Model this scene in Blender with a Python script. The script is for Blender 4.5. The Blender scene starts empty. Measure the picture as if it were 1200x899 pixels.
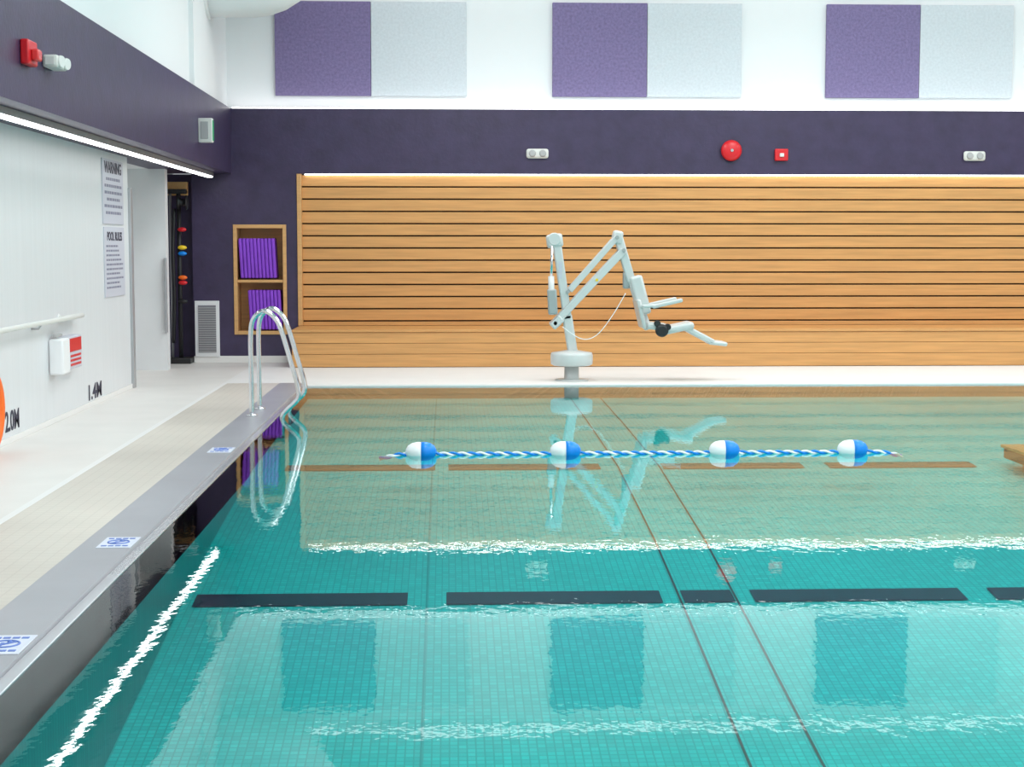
import bpy, bmesh, math, random
from mathutils import Vector, Matrix
random.seed(4)
S = bpy.context.scene
S.view_settings.view_transform = 'Standard'
COL = S.collection

# ------------------------------------------------------------------ materials
def new_mat(name):
    m = bpy.data.materials.new(name); m.use_nodes = True
    nt = m.node_tree
    return m, nt, nt.nodes["Principled BSDF"]

def mat(name, col, rough=0.5, metal=0.0, emit=0.0, vary=0.0, vscale=4.0, bump=0.0, bscale=60.0, stretch=(1,1,1), spec=0.5):
    m, nt, b = new_mat(name)
    b.inputs["Base Color"].default_value = (*col, 1)
    b.inputs["Roughness"].default_value = rough
    b.inputs["Metallic"].default_value = metal
    b.inputs["Specular IOR Level"].default_value = spec
    if emit > 0:
        b.inputs["Emission Color"].default_value = (*col, 1)
        b.inputs["Emission Strength"].default_value = emit
    if vary > 0 or bump > 0:
        geo = nt.nodes.new("ShaderNodeNewGeometry")
        mp = nt.nodes.new("ShaderNodeMapping"); mp.inputs["Scale"].default_value = stretch
        nt.links.new(geo.outputs["Position"], mp.inputs["Vector"])
    if vary > 0:
        n = nt.nodes.new("ShaderNodeTexNoise"); n.inputs["Scale"].default_value = vscale
        n.inputs["Detail"].default_value = 5
        nt.links.new(mp.outputs[0], n.inputs["Vector"])
        r = nt.nodes.new("ShaderNodeValToRGB")
        r.color_ramp.elements[0].position = 0.3; r.color_ramp.elements[1].position = 0.7
        r.color_ramp.elements[0].color = (*[c*(1-vary) for c in col], 1)
        r.color_ramp.elements[1].color = (*[min(1, c*(1+vary)) for c in col], 1)
        nt.links.new(n.outputs["Fac"], r.inputs["Fac"])
        nt.links.new(r.outputs["Color"], b.inputs["Base Color"])
    if bump > 0:
        n2 = nt.nodes.new("ShaderNodeTexNoise"); n2.inputs["Scale"].default_value = bscale
        nt.links.new(mp.outputs[0], n2.inputs["Vector"])
        bp = nt.nodes.new("ShaderNodeBump"); bp.inputs["Distance"].default_value = 0.01
        bp.inputs["Strength"].default_value = bump
        nt.links.new(n2.outputs["Fac"], bp.inputs["Height"])
        nt.links.new(bp.outputs["Normal"], b.inputs["Normal"])
    return m

def tile_mat(name, c1, c2, grout, size, mortar=0.06, rough=0.4, vary_scale=0.6, vary=0.12):
    m, nt, b = new_mat(name)
    geo = nt.nodes.new("ShaderNodeNewGeometry")
    br = nt.nodes.new("ShaderNodeTexBrick")
    br.offset = 0.0; br.squash = 1.0
    br.inputs["Color1"].default_value = (*c1, 1); br.inputs["Color2"].default_value = (*c2, 1)
    br.inputs["Mortar"].default_value = (*grout, 1)
    br.inputs["Scale"].default_value = 1.0
    br.inputs["Brick Width"].default_value = size; br.inputs["Row Height"].default_value = size
    br.inputs["Mortar Size"].default_value = size*mortar
    br.inputs["Mortar Smooth"].default_value = 0.3
    nt.links.new(geo.outputs["Position"], br.inputs["Vector"])
    n = nt.nodes.new("ShaderNodeTexNoise"); n.inputs["Scale"].default_value = vary_scale; n.inputs["Detail"].default_value = 4
    nt.links.new(geo.outputs["Position"], n.inputs["Vector"])
    mr = nt.nodes.new("ShaderNodeMapRange"); mr.inputs[1].default_value = .3; mr.inputs[2].default_value = .7
    mr.inputs[3].default_value = 1-vary; mr.inputs[4].default_value = 1+vary
    nt.links.new(n.outputs["Fac"], mr.inputs[0])
    mx = nt.nodes.new("ShaderNodeVectorMath"); mx.operation = 'SCALE'
    nt.links.new(br.outputs["Color"], mx.inputs[0]); nt.links.new(mr.outputs[0], mx.inputs["Scale"])
    nt.links.new(mx.outputs[0], b.inputs["Base Color"])
    b.inputs["Roughness"].default_value = rough
    return m

M = {}
M['white'] = mat("white_paint", (.76,.77,.78), .55, vary=.02)
M['whitewall'] = mat("ribbed_white_wall", (.70,.72,.735), .42, vary=.02, vscale=3, stretch=(1,6,.25))
M['upper'] = mat("upper_wall_white", (.84,.85,.86), .7)
M['band'] = mat("dark_purple_paint", (.040,.027,.074), .40, vary=.16, vscale=5, bump=.15, bscale=25)
M['panelp'] = mat("purple_acoustic_felt", (.215,.170,.33), .95, vary=.18, vscale=30, bump=.3, bscale=80)
M['panelg'] = mat("grey_acoustic_felt", (.66,.70,.74), .95, vary=.06, vscale=30, bump=.3, bscale=80)
M['wood'] = mat("honey_oak", (.61,.31,.105), .45, vary=.12, vscale=2.2, stretch=(.7,4,14))
M['wood2'] = mat("honey_oak_light", (.64,.36,.14), .45, vary=.08, vscale=2.2, stretch=(.7,4,14))
M['gap'] = mat("dark_gap", (.06,.035,.02), .8)
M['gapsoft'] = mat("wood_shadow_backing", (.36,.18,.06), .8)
M['led'] = mat("led_strip", (1,1,1), .5, emit=6)
M['ledsoft'] = mat("led_diffuser", (1,1,1), .5, emit=4)
M['ledlow'] = mat("led_low_output", (1,1,1), .5, emit=1.4)
M['steel'] = mat("polished_stainless", (.72,.73,.75), .14, metal=1)
M['gutter'] = mat("gutter_metal", (.42,.42,.45), .38, metal=.3, vary=.05, vscale=2)
M['gutterlip'] = mat("gutter_lip_metal", (.62,.63,.66), .25, metal=.6)
M['decksmooth'] = mat("deck_cream", (.76,.735,.70), .45, vary=.03, vscale=2)
M['deckfar'] = mat("deck_far_white", (.80,.79,.77), .5, vary=.02, vscale=2)
M['deckline'] = mat("deck_white_strip", (.80,.79,.77), .45)
M['decktile'] = tile_mat("deck_beige_tile", (.65,.60,.53), (.64,.59,.52), (.59,.54,.475), .075, .07, .4)
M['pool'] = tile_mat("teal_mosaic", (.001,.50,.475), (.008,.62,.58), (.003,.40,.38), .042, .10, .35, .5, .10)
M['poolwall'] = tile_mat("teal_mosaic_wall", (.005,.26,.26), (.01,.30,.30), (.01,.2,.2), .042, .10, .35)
M['navy'] = mat("navy_tile", (.006,.010,.028), .4)
M['browntile'] = mat("brown_tile", (.18,.065,.015), .4)
M['seam'] = mat("dark_seam", (.03,.05,.045), .5)
M['seam2'] = mat("faint_seam", (.01,.34,.33), .5)
M['lift'] = mat("pale_grey_powdercoat", (.61,.63,.62), .35)
M['liftd'] = mat("mid_grey_plastic", (.36,.39,.39), .4)
M['black'] = mat("black_rubber", (.012,.012,.014), .5)
M['red'] = mat("alarm_red", (.68,.012,.02), .35)
M['lred'] = mat("lens_red", (.75,.05,.05), .2)
M['lens'] = mat("clear_lens", (.75,.75,.72), .15)
M['grey'] = mat("grey_plastic", (.42,.42,.42), .5)
M['pale'] = mat("cream_plastic", (.74,.74,.70), .4)
M['green'] = mat("sign_green", (.02,.30,.12), .5)
M['blue'] = mat("float_blue", (.0,.24,.80), .35)
M['fwhite'] = mat("float_white", (.88,.89,.90), .35)
M['kick'] = mat("violet_foam", (.24,.05,.60), .6, vary=.08, vscale=12)
M['orange'] = mat("rescue_orange", (.95,.16,.01), .45)
M['yellow'] = mat("yellow_webbing", (.9,.62,.02), .5)
M['sign'] = mat("sign_face", (.57,.58,.65), .5)
M['ink'] = mat("ink_dark", (.03,.03,.06), .6)
M['inkgrey'] = mat("ink_grey", (.22,.22,.30), .6)
M['bluemark'] = mat("ink_blue", (.13,.22,.58), .5)
M['platetile'] = mat("marker_tile_face", (.70,.73,.82), .4)
M['louvre'] = mat("louvre_grey", (.22,.21,.24), .5)
M['jamb'] = mat("brushed_aluminium", (.45,.46,.48), .4, metal=.5)

# ------------------------------------------------------------------ mesh builder
class B:
    def __init__(s, name):
        s.name=name; s.bm=bmesh.new(); s.mats=[]
    def mi(s, k):
        if k not in s.mats: s.mats.append(k)
        return s.mats.index(k)
    def _tag(s, faces, k, smooth):
        i=s.mi(k)
        for f in faces: f.material_index=i; f.smooth=smooth
    def box(s, lo, hi, k, bevel=0.0, rot=None, smooth=False):
        lo=Vector(lo); hi=Vector(hi); c=(lo+hi)/2; d=hi-lo
        r=bmesh.ops.create_cube(s.bm, size=1.0)
        vs=r['verts']
        mtx=Matrix.Translation(c) @ (rot.to_4x4() if rot else Matrix.Identity(4)) @ Matrix.Diagonal((d.x,d.y,d.z,1))
        bmesh.ops.transform(s.bm, matrix=mtx, verts=vs)
        faces=set(f for v in vs for f in v.link_faces)
        s._tag(faces,k,smooth)
        if bevel>0:
            es=list(set(e for f in faces for e in f.edges))
            r2=bmesh.ops.bevel(s.bm, geom=es, offset=bevel, segments=2, affect='EDGES', profile=.5)
            s._tag(r2['faces'],k,True)
    def quad(s, pts, k):
        f=s.bm.faces.new([s.bm.verts.new(p) for p in pts]); s._tag([f],k,False)
    def cyl(s, a, b, r, k, r2=None, seg=24, cap=True):
        a=Vector(a); b=Vector(b); d=b-a
        q=d.to_track_quat('Z','Y').to_matrix().to_4x4()
        res=bmesh.ops.create_cone(s.bm, cap_ends=cap, segments=seg, radius1=r, radius2=(r if r2 is None else r2), depth=d.length,
              matrix=Matrix.Translation((a+b)/2) @ q)
        faces=set(f for v in res['verts'] for f in v.link_faces)
        s._tag(faces,k,False)
        for f in faces:
            if len(f.verts)==4: f.smooth=True
    def sph(s, c, r, k, scale=(1,1,1), seg=20, rot=None):
        mtx=Matrix.Translation(c) @ (rot.to_4x4() if rot else Matrix.Identity(4)) @ Matrix.Diagonal((*scale,1))
        res=bmesh.ops.create_uvsphere(s.bm, u_segments=seg, v_segments=seg//2, radius=r, matrix=mtx)
        s._tag(set(f for v in res['verts'] for f in v.link_faces),k,True)
    def lathe(s, c, axis, prof, k, seg=28):
        ax=Vector(axis).normalized(); up=Vector((0,0,1)) if abs(ax.z)<.9 else Vector((1,0,0))
        u=ax.cross(up).normalized(); w=ax.cross(u); c=Vector(c); rings=[]
        for t,r in prof:
            rings.append([s.bm.verts.new(c+ax*t+(u*math.cos(2*math.pi*i/seg)+w*math.sin(2*math.pi*i/seg))*max(r,1e-4)) for i in range(seg)])
        fs=[]
        for a,b in zip(rings,rings[1:]):
            for i in range(seg):
                fs.append(s.bm.faces.new((a[i],a[(i+1)%seg],b[(i+1)%seg],b[i])))
        s._tag(fs,k,True)
        s._tag([s.bm.faces.new(rings[0][::-1]), s.bm.faces.new(rings[-1])],k,False)
    def tube(s, pts, r, k, seg=12, smoothn=0, closed=False, radii=None):
        pts=[Vector(p) for p in pts]
        if smoothn:
            out=[]; n=len(pts); rng=n if closed else n-1
            for i in range(rng):
                p1=pts[i]; p2=pts[(i+1)%n]
                p0=pts[(i-1)%n] if (closed or i>0) else p1
                p3=pts[(i+2)%n] if (closed or i+2<n) else p2
                for j in range(smoothn):
                    t=j/smoothn
                    out.append(.5*((2*p1)+(-p0+p2)*t+(2*p0-5*p1+4*p2-p3)*t*t+(-p0+3*p1-3*p2+p3)*t**3))
            if not closed: out.append(pts[-1])
            pts=out
        n=len(pts); rings=[]; nrm=None
        for i,p in enumerate(pts):
            if closed: t=pts[(i+1)%n]-pts[i-1]
            else: t=pts[min(i+1,n-1)]-pts[max(i-1,0)]
            t.normalize()
            if nrm is None:
                nrm=t.orthogonal().normalized()
            nrm=(nrm-t*nrm.dot(t)).normalized(); bn=t.cross(nrm)
            rings.append([s.bm.verts.new(p+(nrm*math.cos(2*math.pi*j/seg)+bn*math.sin(2*math.pi*j/seg))*r) for j in range(seg)])
        fs=[]
        pairs=list(zip(rings,rings[1:]))
        if closed: pairs.append((rings[-1],rings[0]))
        for a,b in pairs:
            for j in range(seg):
                fs.append(s.bm.faces.new((a[j],a[(j+1)%seg],b[(j+1)%seg],b[j])))
        s._tag(fs,k,True)
        if not closed:
            s._tag([s.bm.faces.new(rings[0][::-1]), s.bm.faces.new(rings[-1])],k,False)
    def beam(s, a, b, w, depth, k, bevel=.01):
        """rectangular bar from a to b lying in the XZ plane; w in-plane, depth along Y"""
        a=Vector(a); b=Vector(b); d=b-a
        ang=math.atan2(d.x,d.z)
        rot=Matrix.Rotation(ang,3,'Y'); c=(a+b)/2; h=Vector((w/2,depth/2,d.length/2))
        s.box(c-h,c+h,k,bevel,rot)
    def done(s, parent=None):
        bmesh.ops.recalc_face_normals(s.bm, faces=s.bm.faces[:])
        me=bpy.data.meshes.new(s.name); s.bm.to_mesh(me); s.bm.free()
        for k in s.mats: me.materials.append(M[k])
        o=bpy.data.objects.new(s.name,me); COL.objects.link(o)
        if parent: o.parent=parent
        return o

def text(body, name, loc, size, rotm, k, parent=None, sx=1.0, align='LEFT', bold=0.0):
    cu=bpy.data.curves.new(name,'FONT'); cu.body=body; cu.size=size; cu.extrude=.001; cu.offset=bold
    cu.align_x=align
    cu.materials.append(M[k])
    o=bpy.data.objects.new(name,cu); COL.objects.link(o)
    o.matrix_world=Matrix.Translation(loc) @ rotm.to_4x4() @ Matrix.Diagonal((sx,1,1,1))
    if parent: o.parent=parent
    return o
ROT_LEFTWALL=Matrix(((0,0,1),(1,0,0),(0,1,0)))   # local x->+Y, y->+Z, normal +X

# ------------------------------------------------------------------ dimensions (metres)
XL=-3.53      # left wall
XP=-1.60      # left pool edge
XPR=10.9      # right pool edge
XR=12.6       # right wall
YN=2.0        # near pool edge
YF=18.1       # far pool edge
YW=21.7       # far wall plane
DZ=0.02       # deck level above water
ZB0,ZB1=2.574,3.445
ZC=6.0
YB=-3.0

# ------------------------------------------------------------------ floor / deck
b=B("floor")
b.box((XL-1.2,YB,-.25),(-2.60,22.2,DZ),'decksmooth')
b.box((-2.60,YB,-.25),(-2.55,YF+.3,DZ+.001),'deckline')
b.box((-2.55,YB,-.25),(-1.95,YF+.3,DZ),'decktile')
b.box((-2.60,YF+.3,-.25),(XR,22.2,DZ),'deckfar')
b.box((XPR+.36,YB,-.25),(XR,YF+.3,DZ),'decktile')
b.box((-1.95,YB,-.25),(XPR+.36,YN-.36,DZ),'decktile')
b.done()
b=B("pool_gutter_trim")
b.box((-1.95,YN-.36,-.25),(-1.66,YF+.3,DZ+.002),'gutter')
b.box((XPR+.06,YN-.36,-.25),(XPR+.36,YF+.3,DZ+.002),'gutter')
b.box((-1.66,YF+.06,-.25),(XPR+.06,YF+.3,DZ+.002),'deckfar')
b.box((-1.66,YN-.36,-.25),(XPR+.06,YN-.06,DZ+.002),'gutter')
b.box((-1.66,YN-.06,-.25),(XP,YF+.06,DZ-.012),'gutterlip',.004)
b.box((XPR,YN-.06,-.25),(XPR+.06,YF+.06,DZ-.012),'gutterlip',.004)
b.box((XP,YF,-.25),(XPR,YF+.06,DZ-.002),'deckfar',.004)
b.box((XP,YN-.06,-.25),(XPR,YN,DZ-.012),'gutterlip',.004)
b.done()

# ------------------------------------------------------------------ pool basin
prof=[(YN,-1.42),(5.0,-1.08),(7.3,-.80),(9.0,-.585),(10.6,-.40),(13.0,-.22),(15.5,-.17),(YF,-.14)]
def fz(y):
    for (y0,z0),(y1,z1) in zip(prof,prof[1:]):
        if y<=y1: return z0+(z1-z0)*(y-y0)/(y1-y0)
    return prof[-1][1]
b=B("swimming_pool_basin")
for (y0,z0),(y1,z1) in zip(prof,prof[1:]):
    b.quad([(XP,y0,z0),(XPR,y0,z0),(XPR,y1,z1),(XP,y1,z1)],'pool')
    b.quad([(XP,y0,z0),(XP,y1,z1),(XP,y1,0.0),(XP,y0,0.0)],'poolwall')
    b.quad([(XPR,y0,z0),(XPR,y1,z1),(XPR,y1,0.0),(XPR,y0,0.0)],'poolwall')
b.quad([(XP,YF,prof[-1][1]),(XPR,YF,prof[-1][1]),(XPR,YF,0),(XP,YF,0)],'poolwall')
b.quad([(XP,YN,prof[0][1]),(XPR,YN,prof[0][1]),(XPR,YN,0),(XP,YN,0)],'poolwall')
def strip(x0,x1,y0,y1,k,dz=.004):
    ys=[y0]+[p[0] for p in prof if y0<p[0]<y1]+[y1]
    for a,c in zip(ys,ys[1:]):
        b.quad([(x0,a,fz(a)+dz),(x1,a,fz(a)+dz),(x1,c,fz(c)+dz),(x0,c,fz(c)+dz)],k)
strip(1.394,1.408,YN,YF,'seam'); strip(1.737,1.751,YN,YF,'seam')
strip(-.14,-.13,YN,YF,'seam2')
for x0,x1 in [(-1.53,-.25),(-.015,1.29),(1.42,1.73),(1.85,3.15),(3.33,4.63),(4.85,6.15)]:
    strip(x0,x1,9.36,9.58,'navy',.006)
for x0,x1 in [(-1.335,-.11),(0,1.25),(1.77,2.94),(3.15,4.38)]:
    strip(x0,x1,12.88,13.12,'browntile',.006)
b.done()

b=B("submerged_platform")
b.box((4.62,12.45,-.16),(6.5,12.95,-.075),'browntile',.01)
b.box((4.61,12.42,-.075),(6.55,13.0,-.05),'wood',.006)
for x in (4.8,6.3):
    for y in (12.55,12.9): b.cyl((x,y,fz(y)+.002),(x,y,-.1),.03,'jamb')
b.done()

# ------------------------------------------------------------------ water
m=bpy.data.materials.new("pool_water"); m.use_nodes=True; nt=m.node_tree; nt.nodes.clear()
out=nt.nodes.new("ShaderNodeOutputMaterial"); mix=nt.nodes.new("ShaderNodeMixShader")
tr=nt.nodes.new("ShaderNodeBsdfTransparent"); tr.inputs[0].default_value=(.84,.96,.965,1)
gl=nt.nodes.new("ShaderNodeBsdfGlossy"); gl.inputs["Roughness"].default_value=.0; gl.inputs["Color"].default_value=(1,1,1,1)
fr=nt.nodes.new("ShaderNodeFresnel"); fr.inputs["IOR"].default_value=1.34
geo=nt.nodes.new("ShaderNodeNewGeometry")
def noise(scale,detail,st=(1,1,1)):
    mp=nt.nodes.new("ShaderNodeMapping"); mp.inputs["Scale"].default_value=st
    nt.links.new(geo.outputs["Position"],mp.inputs["Vector"])
    n=nt.nodes.new("ShaderNodeTexNoise"); n.inputs["Scale"].default_value=scale; n.inputs["Detail"].default_value=detail
    nt.links.new(mp.outputs[0],n.inputs["Vector"]); return n
def bump(n,dist,prev=None):
    bp=nt.nodes.new("ShaderNodeBump"); bp.inputs["Strength"].default_value=1; bp.inputs["Distance"].default_value=dist
    nt.links.new(n.outputs["Fac"],bp.inputs["Height"])
    if prev: nt.links.new(prev.outputs[0],bp.inputs["Normal"])
    return bp
b1=bump(noise(1.6,1),.0009); b2=bump(noise(16,2,(1,.7,1)),.00036,b1)
for n in (gl,fr): nt.links.new(b2.outputs[0],n.inputs["Normal"])
nt.links.new(fr.outputs[0],mix.inputs[0]); nt.links.new(tr.outputs[0],mix.inputs[1]); nt.links.new(gl.outputs[0],mix.inputs[2])
nt.links.new(mix.outputs[0],out.inputs["Surface"])
M['water']=m
b=B("pool_water_surface"); b.quad([(XP,YN,0),(XPR,YN,0),(XPR,YF,0),(XP,YF,0)],'water'); b.done()

# ------------------------------------------------------------------ room shell
b=B("wall_left")
b.box((XL-.25,YB,DZ),(XL,17.8,ZB0),'whitewall'); b.done()
b=B("wall_left_recess"); b.box((XL-1.3,17.8,DZ),(XL-1.1,20.4,ZB0),'white'); b.done()
b=B("wall_left_return"); b.box((XL-1.3,20.4,DZ),(-3.58,20.6,ZB0),'white'); b.done()
b=B("wall_left_fascia"); b.box((XL-.25,YB,ZB0),(-2.91,YW,ZB1),'band'); b.done()
b=B("wall_left_upper")
b.box((XL-.25,YB,ZB1),(-2.99,22.2,ZC),'upper'); b.done()
b=B("trim_pilaster"); b.box((-2.99,18.8,ZB1),(-2.935,20.5,ZC),'upper'); b.box((-2.99,12.0,ZB1),(-2.935,13.6,ZC),'upper'); b.done()
b=B("ceiling_recess"); b.box((XL-1.3,17.8,ZB0),(XL-.25,22.2,ZB0+.2),'white'); b.done()
b=B("baseboard_left"); b.box((XL,YB,DZ),(XL+.012,17.8,DZ+.05),'deckline',.003); b.done()
b=B("trim_door_jamb")
b.box((XL-.02,17.8,DZ),(XL+.03,17.92,2.24),'jamb',.005)
b.box((-3.60,20.34,.5),(-3.57,20.4,1.45),'jamb',.005)
b.done()
nxa,nxb,nza,nzb=-2.90,-2.185,.40,1.89
b=B("wall_back")
b.box((-3.45,YW,DZ+.08),(nxa,YW+.25,ZB0),'band')
b.box((nxb,YW,DZ+.08),(-2.035,YW+.25,ZB0),'band')
b.box((nxa,YW,DZ+.08),(nxb,YW+.25,nza),'band')
b.box((nxa,YW,nzb),(nxb,YW+.25,ZB0),'band')
b.done()
b=B("wall_back_fascia"); b.box((-2.91,YW,ZB0),(XR,YW+.2,ZB1),'band'); b.done()
b=B("wall_back_nook"); b.box((-5.0,YW+.32,DZ),(-3.40,YW+.5,ZB0),'band'); b.done()
b=B("wall_back_upper"); b.box((-2.99,YW+.255,ZB1-.1),(XR,YW+.45,ZC),'upper'); b.done()
b=B("wall_back_substrate"); b.box((-2.035,YW+.135,DZ),(XR,YW+.25,ZB0),'gap'); b.done()
b=B("baseboard_back"); b.box((-3.45,YW-.01,DZ),(-2.05,YW+.1,DZ+.09),'deckline',.003); b.done()
b=B("wall_right"); b.box((XR,YB,DZ),(XR+.2,22.2,ZC),'white'); b.box((XR-.02,YB,ZB0),(XR,YW,ZB1),'band'); b.done()
b=B("wall_near"); b.box((XL-.3,YB-.2,DZ),(XR+.2,YB,ZC),'white'); b.done()
b=B("ceiling"); b.box((XL-.3,YB-.2,ZC),(XR+.2,22.2,ZC+.2),'upper'); b.done()
b=B("ceiling_beams")
for y in (0,4,8,12,16): b.box((XL+.6,y-.1,ZC-.3),(XR,y+.1,ZC),'upper')
b.done()

# wood slat wall + bench
b=B("wood_slat_cladding")
z=ZB0-.018; pitch=.1655
X0=-1.975
while z>.53:
    b.box((X0,YW+.06,max(.517,z-pitch+.020)),(XR,YW+.13,z),'wood',.003)
    z-=pitch
b.box((-2.035,YW-.03,.52),(X0,YW+.13,ZB0-.003),'wood2',.004)
b.done()
b=B("wood_bench")
b.box((-2.03,20.7,.515-.035),(XR-.02,YW+.055,.515),'wood',.005)
zz=.476
for hgt in (.137,.137,.165):
    b.box((-2.03,20.715,zz-hgt),(XR-.02,20.76,zz),'wood',.003)
    zz-=hgt+.005
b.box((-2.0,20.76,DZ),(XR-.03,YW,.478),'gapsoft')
b.done()

# LED coves
b=B("cove_light_wood"); b.box((-1.93,YW+.02,ZB0-.017),(XR-.02,YW+.055,ZB0-.001),'led'); b.done()
b=B("cove_light_upper"); b.box((-2.9,YW+.06,ZB1),(XR-.02,YW+.12,ZB1+.022),'ledsoft'); b.done()
b=B("linear_ceiling_light"); b.box((-2.2,YW-.05,5.10),(XR-.5,YW+.02,5.15),'ledlow')
b.box((-2.2,YW-.06,5.15),(XR-.5,YW+.25,5.19),'upper'); b.done()
b=B("linear_wall_light")
b.box((-3.22,-2,ZB0-.055),(-3.09,21.3,ZB0),'jamb',.004)
b.box((-3.175,-1.98,ZB0-.070),(-3.10,21.28,ZB0-.054),'led')
b.done()

# acoustic panels
for i,x in enumerate((-2.33,1.435,5.2,8.97)):
    o=B("acoustic_panel_purple"); o.box((x,YW+.20,3.635),(x+1.295,YW+.25,4.90),'panelp',.006); o.done()
    o=B("acoustic_panel_grey"); o.box((x+1.30,YW+.20,3.635),(x+2.595,YW+.25,4.90),'panelg',.006); o.done()

# duct
b=B("ventilation_duct")
cz=4.86; r=.45
path=[(-2.99,20.0,cz),(-2.7,20.0,cz),(-2.40,20.0,cz)]
for i in range(1,8):
    a=i/7*math.pi/2; path.append((-2.40+.50*math.sin(a),20.0,cz+.50*(1-math.cos(a))))
path.append((-1.90,20.0,ZC))
b.tube(path,r,'upper',seg=36)
b.tube([(-2.98,20,cz),(-2.90,20,cz)],r+.03,'upper',seg=36)
b.done()

# ------------------------------------------------------------------ kickboard niche (recessed in the wall)
b=B("storage_niche_shelf")
t=.05; y0=YW-.02; y1=YW+.34
b.box((nxa,y0,nza),(nxa+t,y1,nzb),'wood2',.004); b.box((nxb-t,y0,nza),(nxb,y1,nzb),'wood2',.004)
b.box((nxa+t,y0,nzb-t),(nxb-t,y1,nzb),'wood2',.004); b.box((nxa+t,y0,nza),(nxb-t,y1,nza+t),'wood2',.004)
b.box((nxa+t,y0+.01,1.105),(nxb-t,y1,1.145),'wood2',.004)
b.box((nxa,y1,nza),(nxb,y1+.02,nzb),'wood')
b.done()
for (x0,z0,n) in ((-2.82,1.165,10),(-2.70,.465,9)):
    b=B("kickboard_stack")
    for i in range(n):
        x=x0+i*.049
        b.box((x,YW-.01,z0),(x+.045,YW+.30,z0+.54),'kick',.014,Matrix.Rotation(-.05,3,'Y'))
    b.done()

# vent grille
b=B("vent_grille")
b.box((-3.43,YW-.025,.10),(-3.10,YW,.86),'white',.004)
b.box((-3.385,YW-.03,.16),(-3.145,YW-.02,.80),'louvre')
for i in range(20): b.box((-3.385,YW-.042,.17+i*.031),(-3.145,YW-.028,.182+i*.031),'grey')
b.done()

# equipment rack in nook
b=B("pool_equipment_rack")
yy=21.55
b.box((-3.86,yy+.1,2.28),(-3.50,yy+.2,2.46),'wood2',.005)
b.cyl((-3.60,yy,DZ),(-3.60,yy,2.36),.03,'black'); b.cyl((-3.72,yy+.05,DZ),(-3.72,yy+.05,2.36),.018,'jamb')
b.box((-3.82,yy-.1,DZ),(-3.46,yy+.2,.10),'black',.01)
b.box((-3.80,yy-.03,2.30),(-3.50,yy+.1,2.36),'black',.01)
b.lathe((-3.60,yy-.06,2.18),(1,0,0),[(0,.09),(.02,.1),(.03,.05),(.10,.05),(.11,.1),(.13,.09)],'black')
for z,kx in ((1.82,'red'),(1.58,'yellow'),(1.50,'blue'),(1.18,'orange'),(1.11,'red'),(.86,'black')):
    b.cyl((-3.60,yy,z),(-3.52,yy-.06,z),.012,'black')
    b.sph((-3.55,yy-.07,z),.05,kx,(1.2,.7,.6))
b.tube([(-3.66,yy,2.1),(-3.68,yy-.04,1.5),(-3.67,yy-.04,.9),(-3.70,yy,.3)],.025,'black',smoothn=6)
b.done()

# ------------------------------------------------------------------ wall devices
def emergency(name,x,z):
    b=B(name)
    b.box((x-.15,YW-.05,z-.065),(x+.15,YW,z+.065),'pale',.03)
    for dx in (-.07,.07): b.lathe((x+dx,YW-.045,z),(0,-1,0),[(0,.05),(.015,.045),(.02,.03)],'grey')
    b.box((x-.02,YW-.056,z-.02),(x+.02,YW-.049,z+.02),'lens')
    b.done()
emergency("emergency_light",1.22,2.85); emergency("emergency_light",7.22,2.83)
b=B("fire_bell")
b.lathe((3.86,YW,2.895),(0,-1,0),[(0,.08),(.03,.08),(.035,.14),(.06,.142),(.085,.12),(.10,.07),(.105,.02)],'red')
b.lathe((3.86,YW-.105,2.895),(0,-1,0),[(0,.025),(.012,.02)],'steel'); b.done()
b=B("fire_strobe")
b.box((4.46,YW-.06,2.76),(4.64,YW,2.92),'red',.012); b.box((4.52,YW-.085,2.81),(4.58,YW-.055,2.86),'lens',.008); b.done()
xf=-2.91
b=B("fire_alarm_horn")
b.box((xf,11.10,2.84),(xf+.06,11.34,3.01),'red',.012); b.box((xf+.06,11.16,2.87),(xf+.11,11.27,2.95),'lred',.012); b.done()
b=B("twin_head_emergency_light")
b.box((xf,11.7,2.885),(xf+.11,12.0,2.975),'pale',.015)
b.box((xf+.02,11.692,2.90),(xf+.09,11.70,2.96),'lens',.003)
for y in (11.76,11.93): b.lathe((xf+.10,y,2.93),(.95,-.3,-.05),[(0,.04),(.02,.045),(.035,.04)],'lens')
b.done()
b=B("exit_box")  # exit box on the fascia, pale casing with a green side
b.box((xf,18.86,2.81),(xf+.165,18.98,3.09),'pale',.01)
b.box((xf+.155,18.87,2.83),(xf+.17,18.97,3.07),'green',.003)
b.box((xf+.03,18.852,2.85),(xf+.12,18.861,3.05),'grey',.003); b.done()

# ------------------------------------------------------------------ left wall items
def wallsign(name,y0,y1,z0,z1,title,rows,tsize):
    b=B(name)
    b.box((XL,y0,z0),(XL+.012,y1,z1),'sign',.002)
    z=z1-.19
    dz=(z-z0-.06)/rows
    for i in range(rows):
        ln=random.uniform(.30,.44)*(y1-y0)
        c=(y0+y1)/2
        if rows>7: a0,a1=y0+.08,y0+.08+ln*1.9
        else: a0,a1=c-ln,c+ln
        # broken row of word-sized dashes (text too small to read in the photograph)
        p=a0
        while p<a1:
            w=random.uniform(.05,.14); b.box((XL+.012,p,z-dz*.42),(XL+.0135,min(p+w,a1),z),'inkgrey'); p+=w+.025
        z-=dz
    o=b.done()
    text(title,"lettering",(XL+.014,(y0+y1)/2,z1-.14),tsize,ROT_LEFTWALL,'ink',o,1.05,'CENTER',.003)
wallsign("warning_sign",16.47,17.5,1.83,2.50,"WARNING",6,.165)
wallsign("pool_rules_sign",16.50,17.5,1.07,1.80,"POOL RULES",10,.125)
b=B("wall_handrail")
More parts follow.
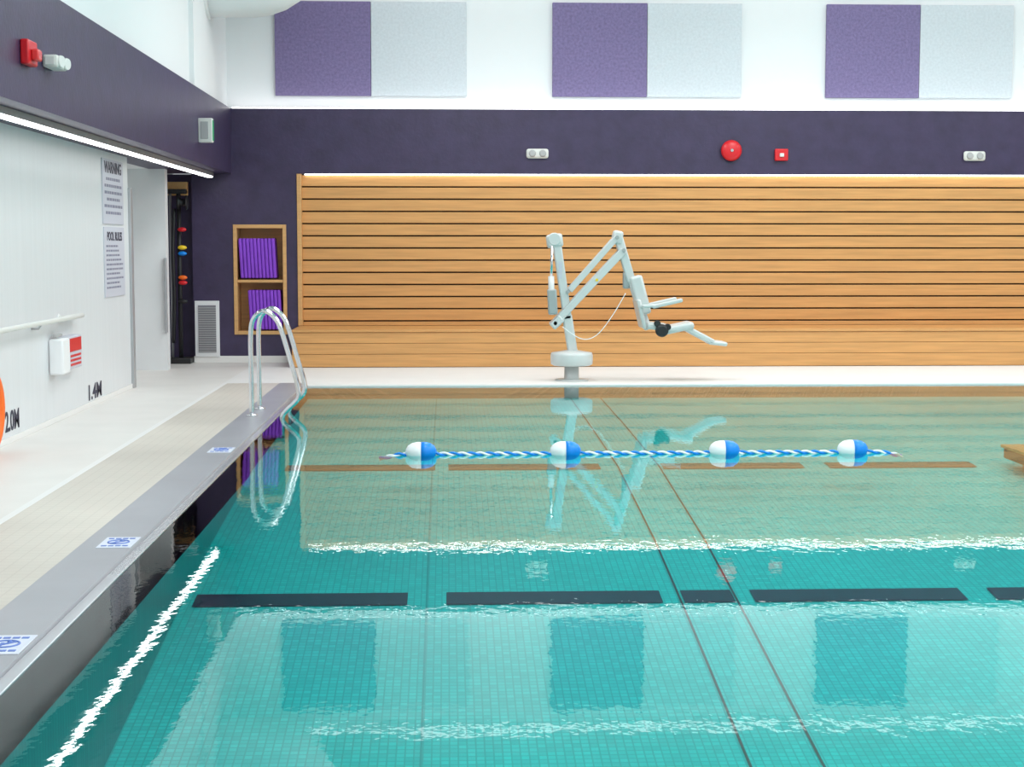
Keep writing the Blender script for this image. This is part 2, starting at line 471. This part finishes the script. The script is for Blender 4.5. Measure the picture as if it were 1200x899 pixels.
b.tube([(XL+.09,5,.95),(XL+.09,14.45,.95),(XL+.05,14.52,.95),(XL,14.53,.95)],.022,'pale',smoothn=4)
for y in (6,8.5,11,13.6): b.tube([(XL,y,.90),(XL+.06,y,.90),(XL+.09,y,.945)],.009,'jamb')
b.lathe((XL,14.53,.95),(1,0,0),[(0,.04),(.01,.04)],'fwhite')
b.done()
b=B("wall_dispenser")
b.box((XL,14.15,.46),(XL+.13,14.42,.78),'fwhite',.02)
b.box((XL+.03,14.17,.79),(XL+.07,14.4,.82),'grey',.01)
b.box((XL,14.50,.48),(XL+.10,15.0,.78),'sign',.01)
b.box((XL+.10,14.53,.64),(XL+.104,14.97,.76),'red'); b.box((XL+.045,14.496,.64),(XL+.095,14.502,.76),'red')
for i in range(3):
    b.box((XL+.10,14.55,.51+i*.04),(XL+.104,14.95,.53+i*.04),'red')
b.done()
text("1.4M","depth_marking",(XL+.003,15.62,.09),.21,ROT_LEFTWALL,'ink',None,1.55,'LEFT',.005)
text("2.0M","depth_marking",(XL+.003,12.72,.12),.225,ROT_LEFTWALL,'ink',None,.95,'LEFT',.004)
b=B("lifebuoy")
c=Vector((XL+.08,11.96,.37)); pts=[]
for i in range(32):
    a=2*math.pi*i/32; pts.append(c+Vector((-.0,math.cos(a)*.28,math.sin(a)*.28)))
b.tube(pts,.058,'orange',closed=True,seg=14)
pts=[c+Vector((.0,math.cos(2*math.pi*i/32)*(.345+.02*abs(math.cos(4*math.pi*i/32))),math.sin(2*math.pi*i/32)*.335)) for i in range(32)]
b.tube(pts,.008,'yellow',closed=True,seg=8)
b.done()

# gutter marker tiles (no diving pictogram)
for y in (3.6,6.26,8.44,12.3):
    b=B("no_diving_marker")
    x0=-1.85; z=DZ+.002
    b.box((x0,y-.15,z),(x0+.18,y+.15,z+.004),'platetile',.001)
    zz=z+.0045
    n=20
    b.tube([(x0+.09+.055*math.cos(2*math.pi*i/n),y+.055*math.sin(2*math.pi*i/n),zz) for i in range(n)],.005,'bluemark',closed=True,seg=6)
    b.box((x0+.04,y-.006,zz-.002),(x0+.14,y+.006,zz+.003),'bluemark',0,Matrix.Rotation(.8,3,'Z'))
    b.box((x0+.07,y-.03,zz-.002),(x0+.083,y+.02,zz+.002),'bluemark'); b.sph((x0+.10,y+.03,zz),.010,'bluemark')
    for dy in (-.115,.09):
        for q in range(4): b.box((x0+.02+q*.037,y+dy,zz-.002),(x0+.048+q*.037,y+dy+.02,zz+.002),'bluemark')
    b.done()

# ------------------------------------------------------------------ pool ladder
b=B("pool_ladder")
for yy in (14.8,15.42):
    b.tube([(-1.83,yy,DZ),(-1.83,yy,.45),(-1.83,yy,.78),(-1.80,yy,.93),(-1.70,yy,1.0),(-1.60,yy,.93),
            (-1.54,yy,.80),(-1.46,yy,.52),(-1.40,yy,.30),(-1.40,yy,.18),(-1.50,yy,.08),(-1.55,yy,-.0),(-1.55,yy,fz(yy)+.01)],.023,'steel',seg=14,smoothn=6)
    b.lathe((-1.83,yy,DZ+.002),(0,0,1),[(0,.055),(.015,.05),(.02,.03)],'steel')
b.box((-1.58,14.8,-.09),(-1.47,15.42,-.07),'steel',.004)
b.done()

# ------------------------------------------------------------------ pool lift
LX,LY=1.455,18.62
def P(x,z,y=0): return (LX+x,LY+y,z)
b=B("pool_lift_chair")
b.lathe(P(0,DZ+.001),(0,0,1),[(0,.20),(.012,.20),(.018,.10),(.02,.088),(.19,.085)],'lift')
b.lathe(P(0,.20),(0,0,1),[(0,.22),(.015,.245),(.06,.25),(.12,.25),(.15,.24),(.165,.15),(.18,.07)],'lift')
b.beam(P(.01,.36),P(-.06,.80),.115,.12,'lift',.02)
b.beam(P(-.05,.74),P(-.19,1.70),.10,.12,'lift',.015)
b.lathe(P(-.21,1.68,-.08),(0,1,0),[(0,.065),(.01,.075),(.15,.075),(.16,.065)],'lift')
b.box(P(-.30,1.58,-.07),P(-.11,1.74,.07),'lift',.03,Matrix.Rotation(-.14,3,'Y'))
# actuator
b.cyl(P(-.24,.80,-.09),P(-.25,1.25,-.09),.035,'lift'); b.cyl(P(-.25,1.2,-.09),P(-.24,1.6,-.09),.016,'steel')
b.box(P(-.29,.80,-.13),P(-.18,1.10,-.05),'liftd',.02,Matrix.Rotation(-.05,3,'Y'))
# parallelogram arms
for dy in (-.075,.075):
    b.beam(P(-.20,.70,dy),P(.60,1.55,dy),.085,.022,'lift',.006)
    b.beam(P(-.03,1.08,dy),P(.52,1.70,dy),.065,.022,'lift',.006)
b.beam(P(-.10,.806,0),P(.50,1.444,0),.05,.12,'lift',.006)
for p in ((-.20,.70),(.60,1.55),(-.05,1.07),(.52,1.70)):
    b.cyl(P(p[0],p[1],-.10),P(p[0],p[1],.10),.022,'liftd',seg=16)
b.box(P(-.26,.66,-.1),P(-.10,.76,.1),'lift',.02,Matrix.Rotation(-.75,3,'Y'))
# hanging head and seat post
b.box(P(.47,1.62,-.08),P(.59,1.78,.08),'lift',.03,Matrix.Rotation(.2,3,'Y'))
b.beam(P(.53,1.74),P(.70,1.18),.10,.13,'lift',.015)
b.beam(P(.68,1.24),P(.90,.62),.085,.12,'lift',.015)
b.beam(P(.74,1.25,-.03),P(.86,.80,-.03),.15,.16,'lift',.03)
b.box(P(.60,1.10,-.05),P(.68,1.30,.05),'liftd',.02)
# seat pan and back
b.box(P(.86,.62,-.24),P(1.14,.70,.24),'lift',.03,Matrix.Rotation(.12,3,'Y'))
b.beam(P(.84,.64,0),P(.76,.98,0),.05,.46,'lift',.02)
# arm rests
for dy in (-.25,.25):
    b.beam(P(.80,.90,dy),P(.95,.91,dy),.04,.05,'lift',.014)
    b.beam(P(.92,.895,dy),P(1.27,.975,dy),.045,.06,'lift',.014)
    b.cyl(P(.80,.90,dy),P(.80,.90,0),.018,'lift')
# leg rest / foot board
b.beam(P(1.05,.60,0),P(1.42,.68,0),.085,.40,'lift',.03)
b.beam(P(1.30,.66,0),P(1.66,.47,0),.07,.34,'lift',.02)
b.beam(P(1.60,.475,0),P(1.82,.45,0),.05,.34,'lift',.02)
# swivel knob
b.lathe(P(1.03,.62,-.30),(0,1,0),[(0,.05),(.02,.075),(.06,.075),(.08,.04)],'black')
b.lathe(P(.98,.70,-.28),(0,1,0),[(0,.035),(.05,.04),(.08,.02)],'black')
b.lathe(P(1.10,.66,-.28),(0,1,0),[(0,.035),(.05,.04),(.08,.02)],'black')
# pendant cable
b.tube([P(-.12,.66,-.12),P(.10,.52,-.12),P(.28,.56,-.12),P(.46,.78,-.12),P(.62,1.05,-.12)],.005,'fwhite',smoothn=8,seg=8)
# decals
b.box(P(-.16,1.22,-.064),P(-.12,1.42,-.062),'sign'); b.box(P(.27,1.19,-.090),P(.30,1.22,-.086),'yellow')
b.done()

# ------------------------------------------------------------------ lane rope
b=B("lane_rope")
ya=12.1; x0,x1=-.53,3.52
for ph,kk in ((0,'blue'),(math.pi,'fwhite')):
    pts=[]; N=640
    for i in range(N+1):
        t=i/N; x=x0+(x1-x0)*t
        zb=.010-.035*max(0,1-t/.04)-.035*max(0,1-(1-t)/.04)
        a=x/.14*2*math.pi+ph
        pts.append((x,ya+.009*math.cos(a),zb+.009*math.sin(a)))
    b.tube(pts,.0095,kk,seg=8)
for x in (-.21,.90,2.13,3.13):
    L=.118
    pr=[(-1,.18),(-.96,.34),(-.85,.62),(-.6,.88),(-.3,.99),(0,1)]
    b.lathe((x,ya,.03),(1,0,0),[(t*L,r*.074) for t,r in pr],'fwhite')
    b.lathe((x,ya,.03),(1,0,0),[(-t*L,r*.074) for t,r in pr[::-1]],'blue')
b.done()

# ------------------------------------------------------------------ lights
def area(name,loc,sx,sy,power,rot=(0,0,0),col=(1,1,1)):
    l=bpy.data.lights.new(name,'AREA'); l.shape='RECTANGLE'; l.size=sx; l.size_y=sy; l.energy=power; l.color=col
    o=bpy.data.objects.new(name,l); COL.objects.link(o); o.location=loc; o.rotation_euler=rot
for x in (0.5,5,9.5):
    for y in (2,10,17.5):
        area("ceiling_area_light",(x,y,5.65),2.2,4.5,200,col=(.98,.985,1))
w=bpy.data.worlds.new("world"); S.world=w; w.use_nodes=True
w.node_tree.nodes["Background"].inputs[0].default_value=(.9,.95,1,1); w.node_tree.nodes["Background"].inputs[1].default_value=.3

# ------------------------------------------------------------------ camera
cd=bpy.data.cameras.new("camera"); cd.sensor_width=36; cd.lens=36*1860/1200; cd.clip_end=200
co=bpy.data.objects.new("camera",cd); COL.objects.link(co)
co.location=(0,0,1.6); co.rotation_euler=(math.radians(90-4.95),0,math.radians(-2.31))
S.camera=co
